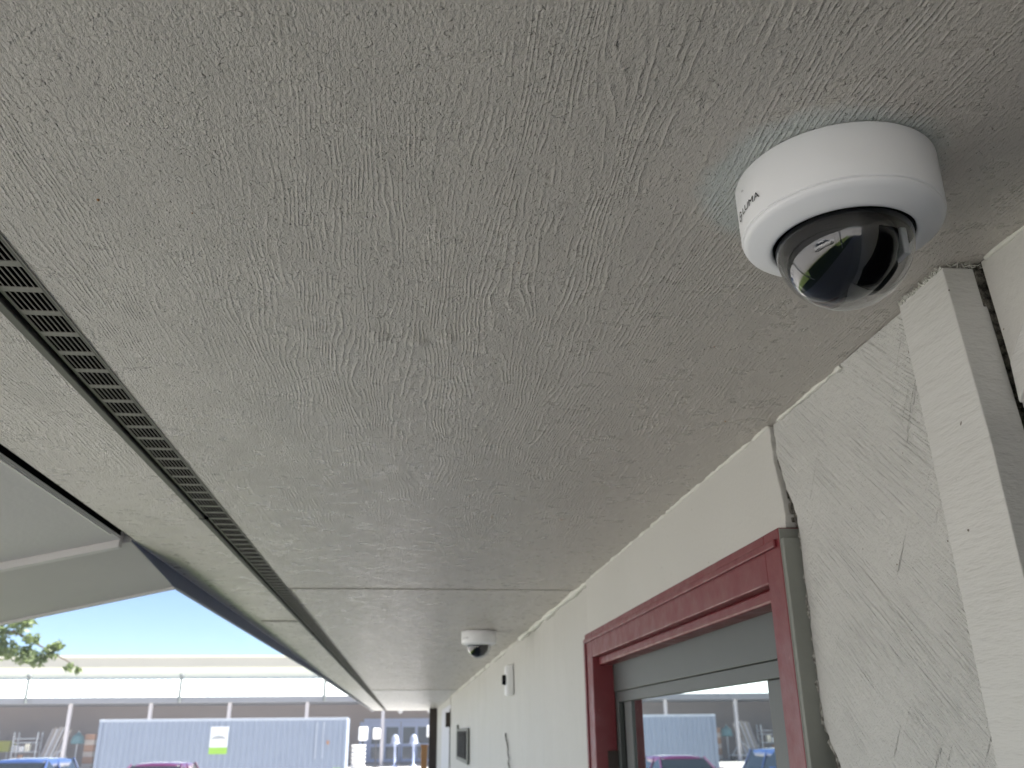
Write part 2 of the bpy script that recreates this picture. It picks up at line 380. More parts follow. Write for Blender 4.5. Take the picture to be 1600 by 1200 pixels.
MB().hexa(slab(-.687, -1.92, 2.263, 2.722, -.004, -.043, .04)).build('porch_rake', 'rake', Pr)
MB().hexa(slab(-.687, -1.95, 2.723, 2.745, -.048, -.048, .2)).build('rake_fascia', 'trim_pale', Pr)
MB().hexa(slab(-.701, -1.95, -3.1, 2.72, .14, .14, .03)).build('porch_roof', 'roof', Pr)
for yy in (-2.8, 2.35):
    MB().box(-1.86, -1.75, yy, yy + .11, 0, zp(-1.8) - .02).build('porch_post', 'trim_pale', Pr, .006)

# wall pieces ------------------------------------------------------
MB().box(.572, .66, .758, 1.262, 0, SF + .01).build('wall_backing', 'crumble', B)
MB().box(.588, .66, 2.80, 18.4, 0, SF + .01).build('wall_backing', 'wall', B)
MB().box(.572, .66, 1.262, 2.80, z(.262), SF + .01).build('wall_backing', 'crumble', B)
def jag(pts, step=.012, amp=.003, seed=1):
    r = random.Random(seed); out = []
    for (a, b) in zip(pts[:-1], pts[1:]):
        L = math.hypot(b[0] - a[0], b[1] - a[1]); n = max(1, int(L / step))
        for k in range(n):
            t = k / n; out.append((a[0] + (b[0] - a[0]) * t + r.uniform(-amp, amp), a[1] + (b[1] - a[1]) * t + r.uniform(-amp, amp) * .4))
    return out + [pts[-1]]
edge = jag([(1.279, z(.449)), (1.278, z(.40)), (1.258, z(.34)), (1.238, z(.303)), (1.232, z(.272)), (1.234, z(.153)), (1.236, z(.05)), (1.230, z(.0)), (1.208, z(-.032)), (1.195, z(-.06)), (1.185, z(-.3))], .008, .0026, 3)
MB().prism(edge + [(1.19, 0), (.80, 0), (.80, z(.449))], .5605, .573, 'x').build('stucco_panel', 'stucco', B, .0012)
e2 = jag([(1.286, z(.4495)), (1.283, z(.39)), (1.270, z(.336)), (1.266, z(.30)), (1.268, z(.283))], .008, .0016, 9)
MB().prism(e2 + [(2.838, z(.283)), (2.838, z(.4495))], .5560, .573, 'x').build('header_panel', 'header', B, .0015)
m = MB()   # thin overlapping skim near the trim board, with a sharp tip against the soffit
m.add([(.5545, 1.03, z(.449)), (.5545, .849, z(.449)), (.5603, .849, z(.25)), (.5603, .93, z(.33)), (.573, 1.03, z(.449)), (.573, .849, z(.449)), (.573, .849, z(.25)), (.573, .93, z(.33))],
      [(0, 1, 2, 3), (7, 6, 5, 4), (0, 4, 5, 1), (1, 5, 6, 2), (2, 6, 7, 3), (3, 7, 4, 0)])
m.build('skim_patch', 'stucco', B)
# far wall as a gently uneven sheet
m = MB(); ys = [2.839 + (12.4 - 2.839) * i / 120 for i in range(121)]; zs = [0, .6, 1.2] + [1.5 + (SF - .001 - 1.5) * i / 14 for i in range(15)]
vs = [(.5690 + .013 * noise.noise((yy * 3.2, q * .9, 3)) + .004 * noise.noise((yy * 8, q * 1.2, 9)), yy, q) for yy in ys for q in zs]
k = len(zs); m.add(vs, [(i * k + j, i * k + j + 1, (i + 1) * k + j + 1, (i + 1) * k + j) for i in range(120) for j in range(k - 1)], True)
m.build('wall_panel', 'wall', B)
MB().box(.5665, .573, 2.8385, 2.8392, 0, SF).build('panel_seam', 'caulk', B)
MB().box(.5665, .573, 15.6, 18.4, 0, SF - .001).build('wall_panel', 'wall', B)
# caulk bead along the soffit
def bead(x, y0, y1, r, step, seed, name='caulk_bead'):
    rr = random.Random(seed); pts = []; rad = []; yy = y0
    while yy < y1:
        pts.append((x + rr.uniform(-.0012, .0012), yy, SF - .0005 + rr.uniform(-.0012, .0008))); rad.append(r * rr.choice((.3, .6, .9, 1.2, 1.35))); yy += step * rr.uniform(.6, 1.4)
    MB().tube(pts, rad, 6).build(name, 'caulk', B)
bead(.5575, 1.29, 2.836, .0042, .02, 1); bead(.5645, 2.845, 12.3, .0125, .085, 2); bead(.5595, 1.035, 1.275, .0035, .012, 4); bead(.577, .2, .755, .003, .02, 6)
# trim board with torn top edge
m = MB(); nseg = 40
fr = [(.762 + .088 * i / nseg) for i in range(nseg + 1)]
rr = random.Random(5); top = [(f, SF - .0015 - rr.uniform(0, .0035)) for f in fr]
m.prism([(.735, 0), (.740, z(.1)), (.745, z(.25))] + top + [(.842, z(.26)), (.833, z(-.02)), (.825, 0)], .5385, .5765, 'x'); TB = m.build('trim_board', 'board', B, .0015)
m = MB()
for i in range(60):
    yy = .764 + .086 * (i + rr.random()) / 60; a = rr.uniform(-.9, .9); L = rr.uniform(.002, .0065); x0 = .5383
    p = Vector((x0, yy, SF - .004 - rr.uniform(0, .003))); q = p + Vector((-rr.uniform(.0005, .005), math.sin(a) * L, L * math.cos(a) * .7))
    q.z = min(q.z, SF - .0004)
    m.tube([p, (p + q) / 2 + Vector((0, rr.uniform(-.001, .001), 0)), q], [.0008, .0006, .0003], 4)
m.build('torn_fibre', 'caulk', TB)
m = MB()
for i in range(26):
    p = Vector((.545 + rr.random() * .035, .760, SF - rr.uniform(.0005, .006))); q = p + Vector((rr.uniform(-.006, .006), -rr.uniform(.001, .008), rr.uniform(-.004, .004))); q.z = min(q.z, SF - .0004)
    m.tube([p, q], [.0006, .0003], 4)
m.build('torn_fibre', 'caulk', TB)
MB().box(.590, .60, .715, .7615, 0, SF).build('board_gap', 'gap', B)
MB().prism([(-9, 0), (.727, 0), (.738, z(.25)), (.7535, SF - .0006), (-9, SF - .0006)], .5768, .66, 'x').build('wall_panel', 'header', B)
MB().prism([(.738, z(.288)), (.738, z(.330)), (.617, z(.449)), (.575, z(.449))], .5705, .5763, 'x').build('diagonal_trim', 'board', B, .0015)
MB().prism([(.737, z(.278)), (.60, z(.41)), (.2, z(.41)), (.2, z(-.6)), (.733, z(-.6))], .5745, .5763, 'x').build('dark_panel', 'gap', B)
rr = random.Random(31); lp = []; lr = []
for i, (a, b) in enumerate(edge):
    if b < z(.285): lp.append((.5635 + rr.uniform(-.002, .002), a + .0045 + rr.uniform(-.001, .0015), b)); lr.append(rr.uniform(.0022, .0055) if i % 9 else .0008)
MB().tube(lp, lr, 6).build('stucco_lip', 'lip', B)
m = MB()
for i in range(26):
    q = rr.uniform(.285, .40); a = 1.262 + (q - .30) * .18 + rr.uniform(-.010, .012); r = rr.uniform(.002, .006)
    pts = [(a + r * math.cos(k * 1.05 + rr.uniform(-.3, .3)), z(q) + r * 1.6 * math.sin(k * 1.05)) for k in range(6)]
    m.prism(pts, .566 + rr.uniform(-.003, .003), .573, 'x')
o = m.build('crumbled_chips', 'crumble', B); o['kind'] = 'stuff'
# small things on the wall
m = MB(); pts = [(1.0, .36), (1.13, .42), (1.19, .33), (.93, .41)]

# red framed door ---------------------------------------------------
D = MB()
X0 = .5365
D.box(X0, .60, 1.2515, 1.311, 0, z(.2795))            # near jamb
DO = D.build('door_frame', 'red', B, .0025)
MB().box(X0, .60, 2.690, 2.797, 0, z(.2795)).build('door_jamb', 'red', DO, .0025)
H = MB(); H.box(X0 + .0005, .60, 1.3112, 2.6898, z(.205), z(.2795)); H.build('door_head', 'red', DO, .0025)
m = MB(); m.box(X0 - .005, X0 + .0004, 1.262, 2.797, z(.252), z(.264)); m.box(X0 - .005, X0 - .0001, 2.775, 2.797, 0, z(.2515)); m.build('frame_moulding', 'red', DO, .002)
m = MB(); m.box(.555, .60, 1.3112, 2.6898, z(.183), z(.2048)); m.build('head_stop', 'red', DO, .004)
MB().box(.5372, .60, 1.2488, 1.2512, 0, z(.277)).build('jamb_side', 'jamb_grey', DO)
m = MB(); m.box(.5375, .58, 1.2385, 1.2487, z(-2.1), z(.262)); m.build('jamb_packing', 'jamb_grey', DO, .001)
m = MB(); m.box(.5465, .5565, 1.266, 2.797, z(.2796), z(.2812)); m.build('head_gap', 'gap', DO)
m = MB(); m.box(.597, .66, 1.3, 2.6895, z(.108), z(.200)); m.build('transom_panel', 'door_grey', DO, .002)
m = MB(); m.box(.600, .66, 1.3, 2.66, z(.079), z(.1072)); m.build('top_rail', 'door_grey', DO, .0015)
MB().box(.600, .66, 2.655, 2.6895, 0, z(.1072)).build('frame_stile', 'door_grey', DO, .002)
MB().box(.625, .66, 2.59, 2.655, 0, z(.078)).build('shadow_gap', 'gap', DO)
MB().box(.603, .655, 2.512, 2.592, 0, z(.0785)).build('leaf_stile', 'door_grey', DO, .002)
MB().box(.603, .655, 1.3, 1.527, 0, z(.0785)).build('leaf_stile', 'door_grey', DO, .002)
MB().box(.603, .655, 1.527, 2.512, 0, .2).build('bottom_rail', 'door_grey', DO, .002)
MB().box(.608, .614, 1.527, 2.512, .2, z(.0785)).build('door_glass', 'glass', DO)
MB().box(.57, .60, 2.684, 2.6898, z(-.02) - .25, z(-.05)).build('strike_plate', 'dark_brown', DO, .001)
MB().box(.615, .66, 1.3, 2.69, 0, z(.19)).build('door_backing', 'gap', DO)
# far door and end of wall
FD = MB().box(.556, .60, 12.42, 12.50, 0, z(.30)).build('far_door_frame', 'dark_brown', B, .004)
MB().box(.5645, .60, 12.5, 15.55, 0, z(.36)).build('door_leaf', 'white_door', FD, .003)
MB().box(.5625, .573, 12.5, 15.55, z(.362), SF - .001).build('door_header', 'header', FD)
MB().box(.50, .6, 12.36, 12.42, z(.08), z(.26)).build('door_closer', 'dark_brown', FD, .008)
MB().box(.42, .66, 17.9, 18.1, 0, SF - .004).build('corner_post', 'dark_brown', B, .01)

# second small things: wall call box, grille, cracks, bottom post
cb = empty('call_box', (.55, 5.05, z(.19)), 'narrow white call box with black lens on the wall past the red door', 'call box')
MB().box(.530, .5645, 5.0, 5.12, z(.188), z(.345)).build('housing', 'white', cb, .006)
m = MB(); m.box(.5255, .5298, 5.005, 5.115, z(.193), z(.340)); m.build('front_cover', 'white_plastic', cb, .003)
m = MB(); m.tube([(.5254, 5.05, z(.268)), (.506, 5.05, z(.268))], [.028, .024], 16); m.build('lens', 'black', cb)
gr = empty('wall_grille', (.56, 9.6, z(-.25)), 'dark grey barred wall grille beyond the call box', 'grille')
m = MB(); m.box(.545, .5635, 8.62, 8.70, z(-.26), z(.04)); m.box(.545, .5635, 10.4, 10.5, z(-.26), z(.09)); m.box(.546, .5635, 8.7, 10.4, z(-.26), z(-.225)); m.box(.546, .5635, 8.7, 10.4, z(.02), z(.045)); m.build('frame', 'jamb_grey', gr, .003)
for k in range(5):
    MB().box(.540, .5580, 8.98 + k * .27, 9.06 + k * .27, z(-.2245), z(.0195)).build('bar', 'ink', gr, .003)
MB().box(.5585, .5645, 8.7, 10.4, z(-.2245), z(.0195)).build('backing', 'vent', gr)
m = MB(); rr = random.Random(12); p = (5.42, z(.0))
for k in range(11):
    q = (p[0] + rr.uniform(-.09, .07), p[1] - rr.uniform(.018, .035)); wd = rr.uniform(.006, .03)
    m.prism([(p[0], p[1]), (p[0] + wd, p[1] - .004), (q[0] + wd, q[1]), (q[0], q[1] + .002)], .5595, .5645, 'x'); p = q
m.build('paint_crack', 'crumble', B)
bp = empty('timber_post', (.2, 19.2, 0), 'short orange brown timber post at the far end of the walkway', 'post')
MB().box(.30, .42, 19.1, 19.24, 0, 1.86).build('shaft', 'brown', bp, .01); MB().box(.285, .435, 19.085, 19.255, 1.8605, 1.9).build('cap', 'brown', bp, .008)

# ------------------------------------------------------------------ dome cameras
def text_mesh(txt):
    cu = bpy.data.curves.new('t', 'FONT'); cu.body = txt; cu.size = 1; cu.resolution_u = 3
    o = bpy.data.objects.new('t', cu); C.objects.link(o); bpy.context.view_layer.update()
    me = bpy.data.meshes.new_from_object(o.evaluated_get(bpy.context.evaluated_depsgraph_get()))
    vs = [tuple(v.co) for v in me.vertices]; fs = [tuple(p.vertices) for p in me.polygons]
    bpy.data.objects.remove(o); bpy.data.curves.remove(cu); bpy.data.meshes.remove(me); return vs, fs
def dome_camera(label):
    e = empty('dome_camera', (CAMX, CAMY, SF), label, 'security camera', 'dome cameras under the soffit')
    c = (CAMX, CAMY, SF); r = .0838
    body = MB().lathe([(.02, -.0008), (r - .0015, -.0008), (r, -.0022), (r - .0006, -.0500), (r - .0010, -.0508), (r - .0030, -.0512), (.06, -.0512)], c, 128)
    bo = body.build('base', 'white_plastic', e)
    ring = MB().lathe([(r - .0034, -.0509), (r - .0019, -.0516), (r - .0014, -.0526), (r - .0026, -.0552), (r - .0065, -.0578), (.0655, -.0632), (.0612, -.0648), (.0590, -.0645), (.0582, -.0625), (.0580, -.048)], c, 128)
    ring.build('rim', 'white_rim', e)
    MB().lathe([(.0580, -.0500), (.0578, -.0628), (.0572, -.0632), (.0566, -.0620), (.0564, -.048)], c, 96).build('gasket', 'black_soft', e)
    cz = -.0655; prof = [(.0562, -.052)] + [(.0562 * math.cos(a), cz - .0562 * math.sin(a)) for a in [math.radians(k * 3) for k in range(0, 30)]] + [(.0001, cz - .0562)]
    MB().lathe(prof, c, 96).build('dome', 'dome', e)
    # shroud and eyeball inside
    MB().lathe([(.0555, -.054), (.0548, -.0575), (.020, -.0570)], c, 64).build('inner_plate', 'black_soft', e)
    k = MB(); cc = (CAMX - .0066, CAMY - .002, SF + cz - .0022); R2 = .0486
    k.lathe([(R2 * math.cos(a), R2 * math.sin(a)) for a in [math.radians(t) for t in range(-88, 45, 4)]], cc, 64)
    eye = k.build('shroud', 'black', e)
    m = MB()
    dv = Vector((.80, .10, -.55)).normalized(); q = dv.to_track_quat('Z', 'Y')
    def along(prof, n=40):
        mm = MB().lathe(prof, (0, 0, 0), n); mm.v = [tuple(Vector(cc) + q @ Vector(p)) for p in mm.v]; return mm
    along([(.001, .0478), (.0125, .0478), (.0135, .0474), (.015, .0488), (.0165, .0484), (.0185, .0462), (.0186, .040)]).build('lens_ring', 'black_soft', eye)
    b = MB().box(CAMX + .040, CAMX + .046, CAMY - .022, CAMY - .004, SF - .083, SF - .058); b.build('bracket', 'white_plastic', e, .0015)
    # lettering and logo wrapped on the side of the base
    vs, fs = text_mesh('LUMA'); xm = max(v[0] for v in vs); hgt = .0062; sc_ = hgt / .7; L = xm * sc_ * 1.28
    m = MB(); az0 = math.radians(176)
    def wrap(u, v): a = az0 + u / r; return (CAMX + (r + .00025) * math.cos(a), CAMY + (r + .00025) * math.sin(a), SF - .0372 + v)
    m.add([wrap(v[0] * sc_ * 1.28, v[1] * sc_) for v in vs], fs)
    n = 14   # the logo: an open hexagon stroke with a centre bar
    hexp = [(math.cos(math.radians(30 + 60 * i)) * .0046, math.sin(math.radians(30 + 60 * i)) * .0052) for i in range(6)]
    for i in range(0, 5):
        (a, b_), (a2, b2) = hexp[i], hexp[i + 1]; f = .72
        m.add([wrap(-.0068 + a, .0028 + b_), wrap(-.0068 + a2, .0028 + b2), wrap(-.0068 + a2 * f, .0028 + b2 * f), wrap(-.0068 + a * f, .0028 + b_ * f)], [(0, 1, 2, 3)])
    m.add([wrap(-.0075, .0032), wrap(-.0024, .0032), wrap(-.0024, .0018), wrap(-.0075, .0018)], [(0, 1, 2, 3)])
    m.build('lettering', 'ink', bo)
    m = MB()
    for u, v in ((.004, .0205), (.0065, .0195)):
        m.add([wrap(u, v), wrap(u + .0007, v), wrap(u + .0007, v + .0018), wrap(u, v + .0018)], [(0, 1, 2, 3)])
    m.build('screw_hole', 'ink', bo)
    return e
cam1 = dome_camera('large white dome security camera in the foreground, mounted on the soffit')
cam2 = copy_tree(cam1); cam2.location = (.328, 4.35, SF); cam2['label'] = 'small distant white dome security camera further along the soffit'
cam2.rotation_euler = (0, 0, math.radians(35))

# ------------------------------------------------------------------ shipping container
K = empty('shipping_container', (-9, 50.4, 0), 'long blue grey corrugated shipping container in the parking lot', 'container')
cx0, cx1, cy, ct, cb_ = -15.15, -3.02, 49.2, 2.93, .14
pts = []; x = cx0 + .16
while x < cx1 - .45:
    for dx, dy in ((0, .046), (.09, .046), (.13, 0), (.235, 0)): pts.append((x + dx, cy + .012 + dy))
    x += .28
pts.append((cx1 - .16, cy + .048))
vs = [(a, b, q) for q in (cb_ + .16, ct - .12) for a, b in pts]; n = len(pts)
MB().add(vs, [(i, i + 1, n + i + 1, n + i) for i in range(n - 1)]).build('side_panel', 'cont', K)
MB().box(cx0 + .02, cx1 - .02, cy + .07, cy + 2.42, cb_ + .02, ct - .02).build('box', 'cont', K)
m = MB(); m.box(cx0 + .16, cx1 - .16, cy, cy + .08, ct - .12, ct); m.build('top_rail', 'cont_pale', K, .008)
m = MB(); m.box(cx0 + .16, cx1 - .16, cy, cy + .08, cb_, cb_ + .16); m.build('bottom_rail', 'cont', K, .008)
for x in (cx0, cx1 - .16): MB().box(x, x + .16, cy - .005, cy + .16, cb_ + .12, ct - .12).build('corner_post', 'cont', K, .012)
for x in (cx0 - .01, cx1 - .17):
    for q in (cb_, ct - .119): MB().box(x, x + .18, cy - .012, cy + .17, q, q + .121).build('corner_casting', 'cont_pale', K, .01)
for x in (-4.55, -4.2): MB().box(x, x + .05, cy - .02, cy + .012, 1.0, 2.7).build('lashing_rail', 'cont_pale', K, .008)
MB().box(-4.0, -3.86, cy - .004, cy + .012, 1.66, 1.83).build('sticker', 'orange', K)
N = empty('notice', (-9.3, cy - .03, 1.27), 'white notice with a lime green lower band hung on the container', 'notice')
MB().box(-9.74, -8.86, cy - .03, cy - .008, 1.58, 2.55).build('sheet', 'paper', N, .004); MB().box(-9.74, -8.86, cy - .03, cy - .008, 1.27, 1.5795).build('band', 'lime', N, .004)
m = MB(); rr = random.Random(4); px, pz = -9.63, 1.99
pl = [(px, cy - .034, pz)]
for k in range(16):
    qx, qz = px + rr.uniform(.02, .055), 2.03 + rr.uniform(-.07, .09)
    pl.append((qx, cy - .034, qz))
    px, pz = qx, qz
m.tube(pl, .019, 4)
m.build('handwriting', 'ink', N)

# ------------------------------------------------------------------ store
S = empty('store', (-8, 75, 0), 'wide low store with a pale metal canopy roof and cream parapet across the lot', 'store')
sx0, sx1 = -62, 34
MB().box(sx0, sx1, 75, 90, 0, 6.6).build('wall', 'store_wall', S)
MB().box(sx0, sx1, 72.6, 73.0, 6.0, 6.98).build('parapet', 'store_cream', S, .02)
MB().box(sx0, sx1, 72.35, 73.2, 6.981, 7.66).build('coping', 'store_tan', S, .03)
MB().box(sx0, sx1, 72.28, 73.25, 7.661, 7.80).build('coping_cap', 'store_cream', S, .02)
CR = MB().hexa([(sx0, 68, 4.60), (sx1, 68, 4.60), (sx1, 73, 6.28), (sx0, 73, 6.28), (sx0, 68, 4.66), (sx1, 68, 4.66), (sx1, 73, 6.34), (sx0, 73, 6.34)]).build('canopy_roof', 'store_roof', S)
ux, uz = 5 / math.hypot(5, 1.68), 1.68 / math.hypot(5, 1.68)
for k in range(110):
    x = -38 + k * .5
    MB().hexa([(x, 68.02, 4.665), (x + .05, 68.02, 4.665), (x + .05, 72.9, 6.305), (x, 72.9, 6.305), (x, 68.02, 4.71), (x + .05, 68.02, 4.71), (x + .05, 72.9, 6.35), (x, 72.9, 6.35)]).build('roof_seam', 'store_roof', CR) if k < 90 else None
MB().box(sx0, sx1, 67.85, 67.98, 4.28, 4.68).build('gutter', 'store_grey', S, .02)
MB().box(sx0, sx1, 68, 74.99, 4.30, 4.36).build('canopy_soffit', 'store_grey', S)
for k in range(-3, 7):
    MB().box(-23.1 + k * 5.35 - .12, -23.1 + k * 5.35 + .12, 68.2, 68.44, 0, 4.299).build('canopy_post', 'post', S, .02)
# entrance doors
for k, x in enumerate((-2.85, -.42)):
    d = MB(); d.box(x, x + .16, 74.85, 74.99, .1, 3.0); d.box(x + 2.22, x + 2.38, 74.85, 74.99, .1, 3.0); d.box(x + .16, x + 2.22, 74.85, 74.99, 2.62, 3.0); d.box(x + .16, x + 2.22, 74.86, 74.99, .1, .35); d.box(x + .16, x + 2.22, 74.86, 74.99, 1.2, 1.42); d.box(x + 1.08, x + 1.3, 74.855, 74.99, .35, 1.2); d.box(x + 1.08, x + 1.3, 74.855, 74.99, 1.42, 2.62)
    od = d.build('entrance_door', 'door_blue', S, .01)
    for a, b in ((.16, 1.08), (1.3, 2.22)):
        for q0, q1 in ((.35, 1.2), (1.42, 2.62)):
            MB().box(x + a, x + b, 74.93, 74.97, q0, q1).build('pane', 'pane', od)
m = MB(); m.box(-3.3, 2.4, 74.9, 74.99, 3.01, 3.25); m.build('door_lintel', 'door_blue', S, .02)
MB().box(-3.6, -2.86, 74.9, 74.99, .1, 3.0).build('door_sidelight', 'door_blue', S, .02); MB().box(1.97, 2.9, 74.9, 74.99, .1, 3.0).build('door_sidelight', 'door_blue', S, .02)
for k, (x, r) in enumerate(((-2.35, .30), (-.12, .30), (-.5, .2), (1.7, .2))):
    L = MB().lathe([(.02, 0), (r * .6, -.02), (r, -.12), (r * .9, -.26), (r * .4, -.36), (.001, -.38)], (x, 71.5, 4.28 if k < 2 else 3.9), 20); L.build('canopy_light', 'white', S)
    if k > 1: MB().tube([(x, 71.5, 4.3), (x, 71.5, 3.88)], .03, 6).build('light_rod', 'store_grey', S)
for k, px in enumerate((-25.9, -15.75, -5.85)):
    p = empty('roof_pole', (px, 67.5, 4.4), ('leftmost', 'middle', 'rightmost')[k] + ' of three thin grey poles standing along the store canopy edge', 'pole', 'poles along the canopy edge')
    MB().tube([(px, 67.6, 4.3), (px, 67.6, 6.02)], .10, 8).build('shaft', 'pole', p)
    MB().lathe([(.001, .22), (.12, .2), (.19, .1), (.16, -.02), (.1, -.04)], (px, 67.6, 6.0), 12).build('finial', 'pole', p)
    MB().tube([(px, 67.6, 4.38), (px, 67.86, 4.38)], .06, 6).build('bracket', 'pole', p)

# ------------------------------------------------------------------ goods in front of the store
def box_sign(x0, x1, z0, z1, label):
    e = empty('lantern_sign', ((x0 + x1) / 2, 66, 0), label, 'lantern', 'white lanterns by the store doors')
    MB().box(x0, x1, 65.9, 66.2, z0, z1).build('shade', 'white', e, .08)
    MB().tube([((x0 + x1) / 2, 66.05, 0), ((x0 + x1) / 2, 66.05, z0 + .02)], .05, 8).build('stand', 'ink', e)
    MB().lathe([(.001, .06), (.2, .05), (.24, 0)], ((x0 + x1) / 2, 66.05, .008), 16).build('foot', 'ink', e)
box_sign(-3.25, -2.63, 1.72, 2.60, 'largest white square lantern beside the container end')
box_sign(-2.28, -1.78, 1.80, 2.50, 'white square lantern next to the canopy post left of the store doors')
box_sign(1.38, 1.82, 1.90, 2.66, 'white square lantern right of the store doors near the dark wall end')
e = empty('tub_stack', (-3.15, 65, 0), 'stack of white ribbed tubs beside the container end', 'tubs')
for k in range(6):
    MB().lathe([(.40, 0), (.46, .16), (.50, .17), (.50, .22), (.44, .23), (.38, .06), (.001, .05)], (-3.15, 65, .01 + k * .245), 24).build('tub', 'white', e)
for k, x in enumerate((-.75, .52)):
    e = empty('dome_lamp', (x, 66.5, 0), 'white dome topped pedestal lamp before the ' + ('left' if k == 0 else 'right') + ' store door', 'lamp', 'dome lamps before the doors')
    MB().lathe([(.001, .62), (.14, .56), (.24, .42), (.28, .2), (.29, .05), (.38, .04), (.38, 0), (.001, 0)], (x, 66.5, 1.48), 24).build('dome', 'opal', e)
    MB().lathe([(.16, 1.44), (.07, 1.3), (.07, .2), (.22, .08), (.24, 0)], (x, 66.5, .01), 16).build('pedestal', 'door_blue', e)
e = empty('steel_rack', (-23.9, 64, 0), 'galvanised open rack of goods left of the container', 'rack')
for x in (-24.9, -23.35):
    for yy in (63.6, 64.4): MB().box(x - .04, x + .04, yy - .04, yy + .04, 0, 2.5).build('upright', 'steel', e, .01)
for q in (.5, 1.2, 1.78, 2.05): MB().box(-24.95, -23.3, 63.66, 64.34, q, q + .06).build('shelf', 'steel', e, .01)
for k in range(7):
    q = (.56, 1.26)[k % 2]; x = -24.75 + (k // 2) * .38
    b = empty('goods_carton', (x, 63.9, q), ('tan', 'grey', 'pink', 'pale', 'dark grey', 'cream', 'brown')[k] + ' carton on the ' + ('lower' if k % 2 == 0 else 'middle') + ' shelf of the steel rack', 'carton', 'cartons on the steel rack')
    MB().box(x - .15, x + .15, 63.75, 64.1, q + .002, q + .32 + .08 * (k % 3)).build('carton_body', ('timber', 'steel', 'orange', 'white', 'store_grey', 'store_cream', 'brown')[k], b, .01)
    MB().box(x - .03, x + .03, 63.746, 63.7499, q + .01, q + .3).build('tape', 'store_tan', b)
e = empty('board_bundle', (-22.6, 64.2, 0), 'bundle of pale boards leaning together beside the rack', 'boards')
for k in range(11):
    x = -23.25 + k * .12; t = .5 + random.uniform(-.1, .12); h = 3.0 + random.uniform(-.35, .12) - .04 * k
    m = MB(); m.hexa([(x, 63.6, 0), (x + .07, 63.6, 0), (x + .07, 63.66, 0), (x, 63.66, 0), (x + t, 64.6, h), (x + t + .07, 64.6, h), (x + t + .07, 64.66, h), (x + t, 64.66, h)]); m.build('board', ('post', 'timber', 'white')[k % 3], e)
e = empty('folded_parasol', (-21, 64.3, 0), 'teal folded parasol and frame standing beside the container', 'parasol')
MB().tube([(-20.9, 64.3, 0), (-20.9, 64.3, 2.55)], .05, 8).build('pole', 'steel', e)
MB().lathe([(.03, 2.5), (.12, 2.4), (.36, 2.2), (.46, 1.75), (.4, 1.7), (.1, 2.0)], (-20.9, 64.3, 0), 14, False).build('canopy', 'teal', e)
MB().lathe([(.001, .12), (.4, .1), (.45, 0)], (-20.9, 64.3, .008), 16).build('base', 'store_grey', e)
e = empty('hand_cart', (-21.6, 63, 0), 'steel goods cart with sloping handles in front of the parasol', 'cart')
MB().box(-22.3, -20.6, 62.7, 63.5, .35, .45).build('deck', 'steel', e, .01)
for x in (-22.25, -20.7): MB().tube([(x, 62.75, .45), (x + .5, 62.75, 1.15), (x + .9, 62.75, 1.3)] if x < -22 else [(x, 62.75, .45), (x - .4, 62.75, 1.05), (x - .55, 62.75, 1.3)], .045, 6).build('handle', 'steel', e)
for x in (-22.1, -20.8):
    for yy in (62.8, 63.4): MB().lathe([(.05, -.04), (.17, -.04), (.17, .04), (.05, .04)], (x, yy, .175), 14, axis='x').build('wheel', 'tyre', e)
for k in range(6):
    q = .008 + k * .39
    e = empty('crate', (-20.15, 64.8, q), ('bottom', 'second lowest', 'third', 'fourth', 'second highest', 'top')[k] + ' orange crate of the stack beside the container', 'crate', 'orange crates stacked by the container')
    MB().box(-20.45, -19.85, 64.5, 65.1, q, q + .05).build('floor', 'orange', e)
    for q2 in (.07, .23):
        m = MB(); m.box(-20.47, -19.83, 64.48, 64.5, q + q2, q + q2 + .13); m.box(-20.47, -19.83, 65.1, 65.12, q + q2, q + q2 + .13); m.box(-20.47, -20.45, 64.5, 65.1, q + q2, q + q2 + .13); m.box(-19.85, -19.83, 64.5, 65.1, q + q2, q + q2 + .13)
        m.build('slat', 'orange' if k % 2 else 'timber', e)
    for x in (-20.44, -19.9):
        for yy in (64.51, 65.04): MB().box(x, x + .045, yy, yy + .045, q + .05, q + .385).build('corner', 'timber', e)
e = empty('market_tent', (-27, 65, 0), 'yellow green tent top at the left edge before the store', 'tent')
MB().hexa([(-28.8, 64, 1.25), (-25.3, 64, 1.25), (-25.3, 66.4, 1.25), (-28.8, 66.4, 1.25), (-28.2, 64.9, 1.95), (-25.6, 64.9, 1.95), (-25.6, 65.5, 1.95), (-28.2, 65.5, 1.95)]).build('canopy', 'yellow', e)
for x in (-28.7, -25.4):
    for yy in (64.1, 66.3): MB().tube([(x, yy, 0), (x, yy, 1.28)], .035, 6).build('leg', 'steel', e)
e = empty('shop_board', (-26.4, 63.4, 0), 'white blank sign board on two legs at the left edge', 'sign')
MB().box(-27.4, -25.85, 63.35, 63.4, 1.86, 2.56).build('panel', 'white', e, .02)
for x in (-27.2, -26.05): MB().box(x, x + .07, 63.4, 63.46, 0, 2.5).build('leg', 'steel', e)

for o in list(C.objects):
    if o.parent is None and o.name.split('.')[0] in ('steel_rack', 'goods_carton', 'board_bundle', 'folded_parasol', 'hand_cart', 'crate', 'market_tent', 'shop_board'):
        o.location.y += 6; o.location.x -= 2.05
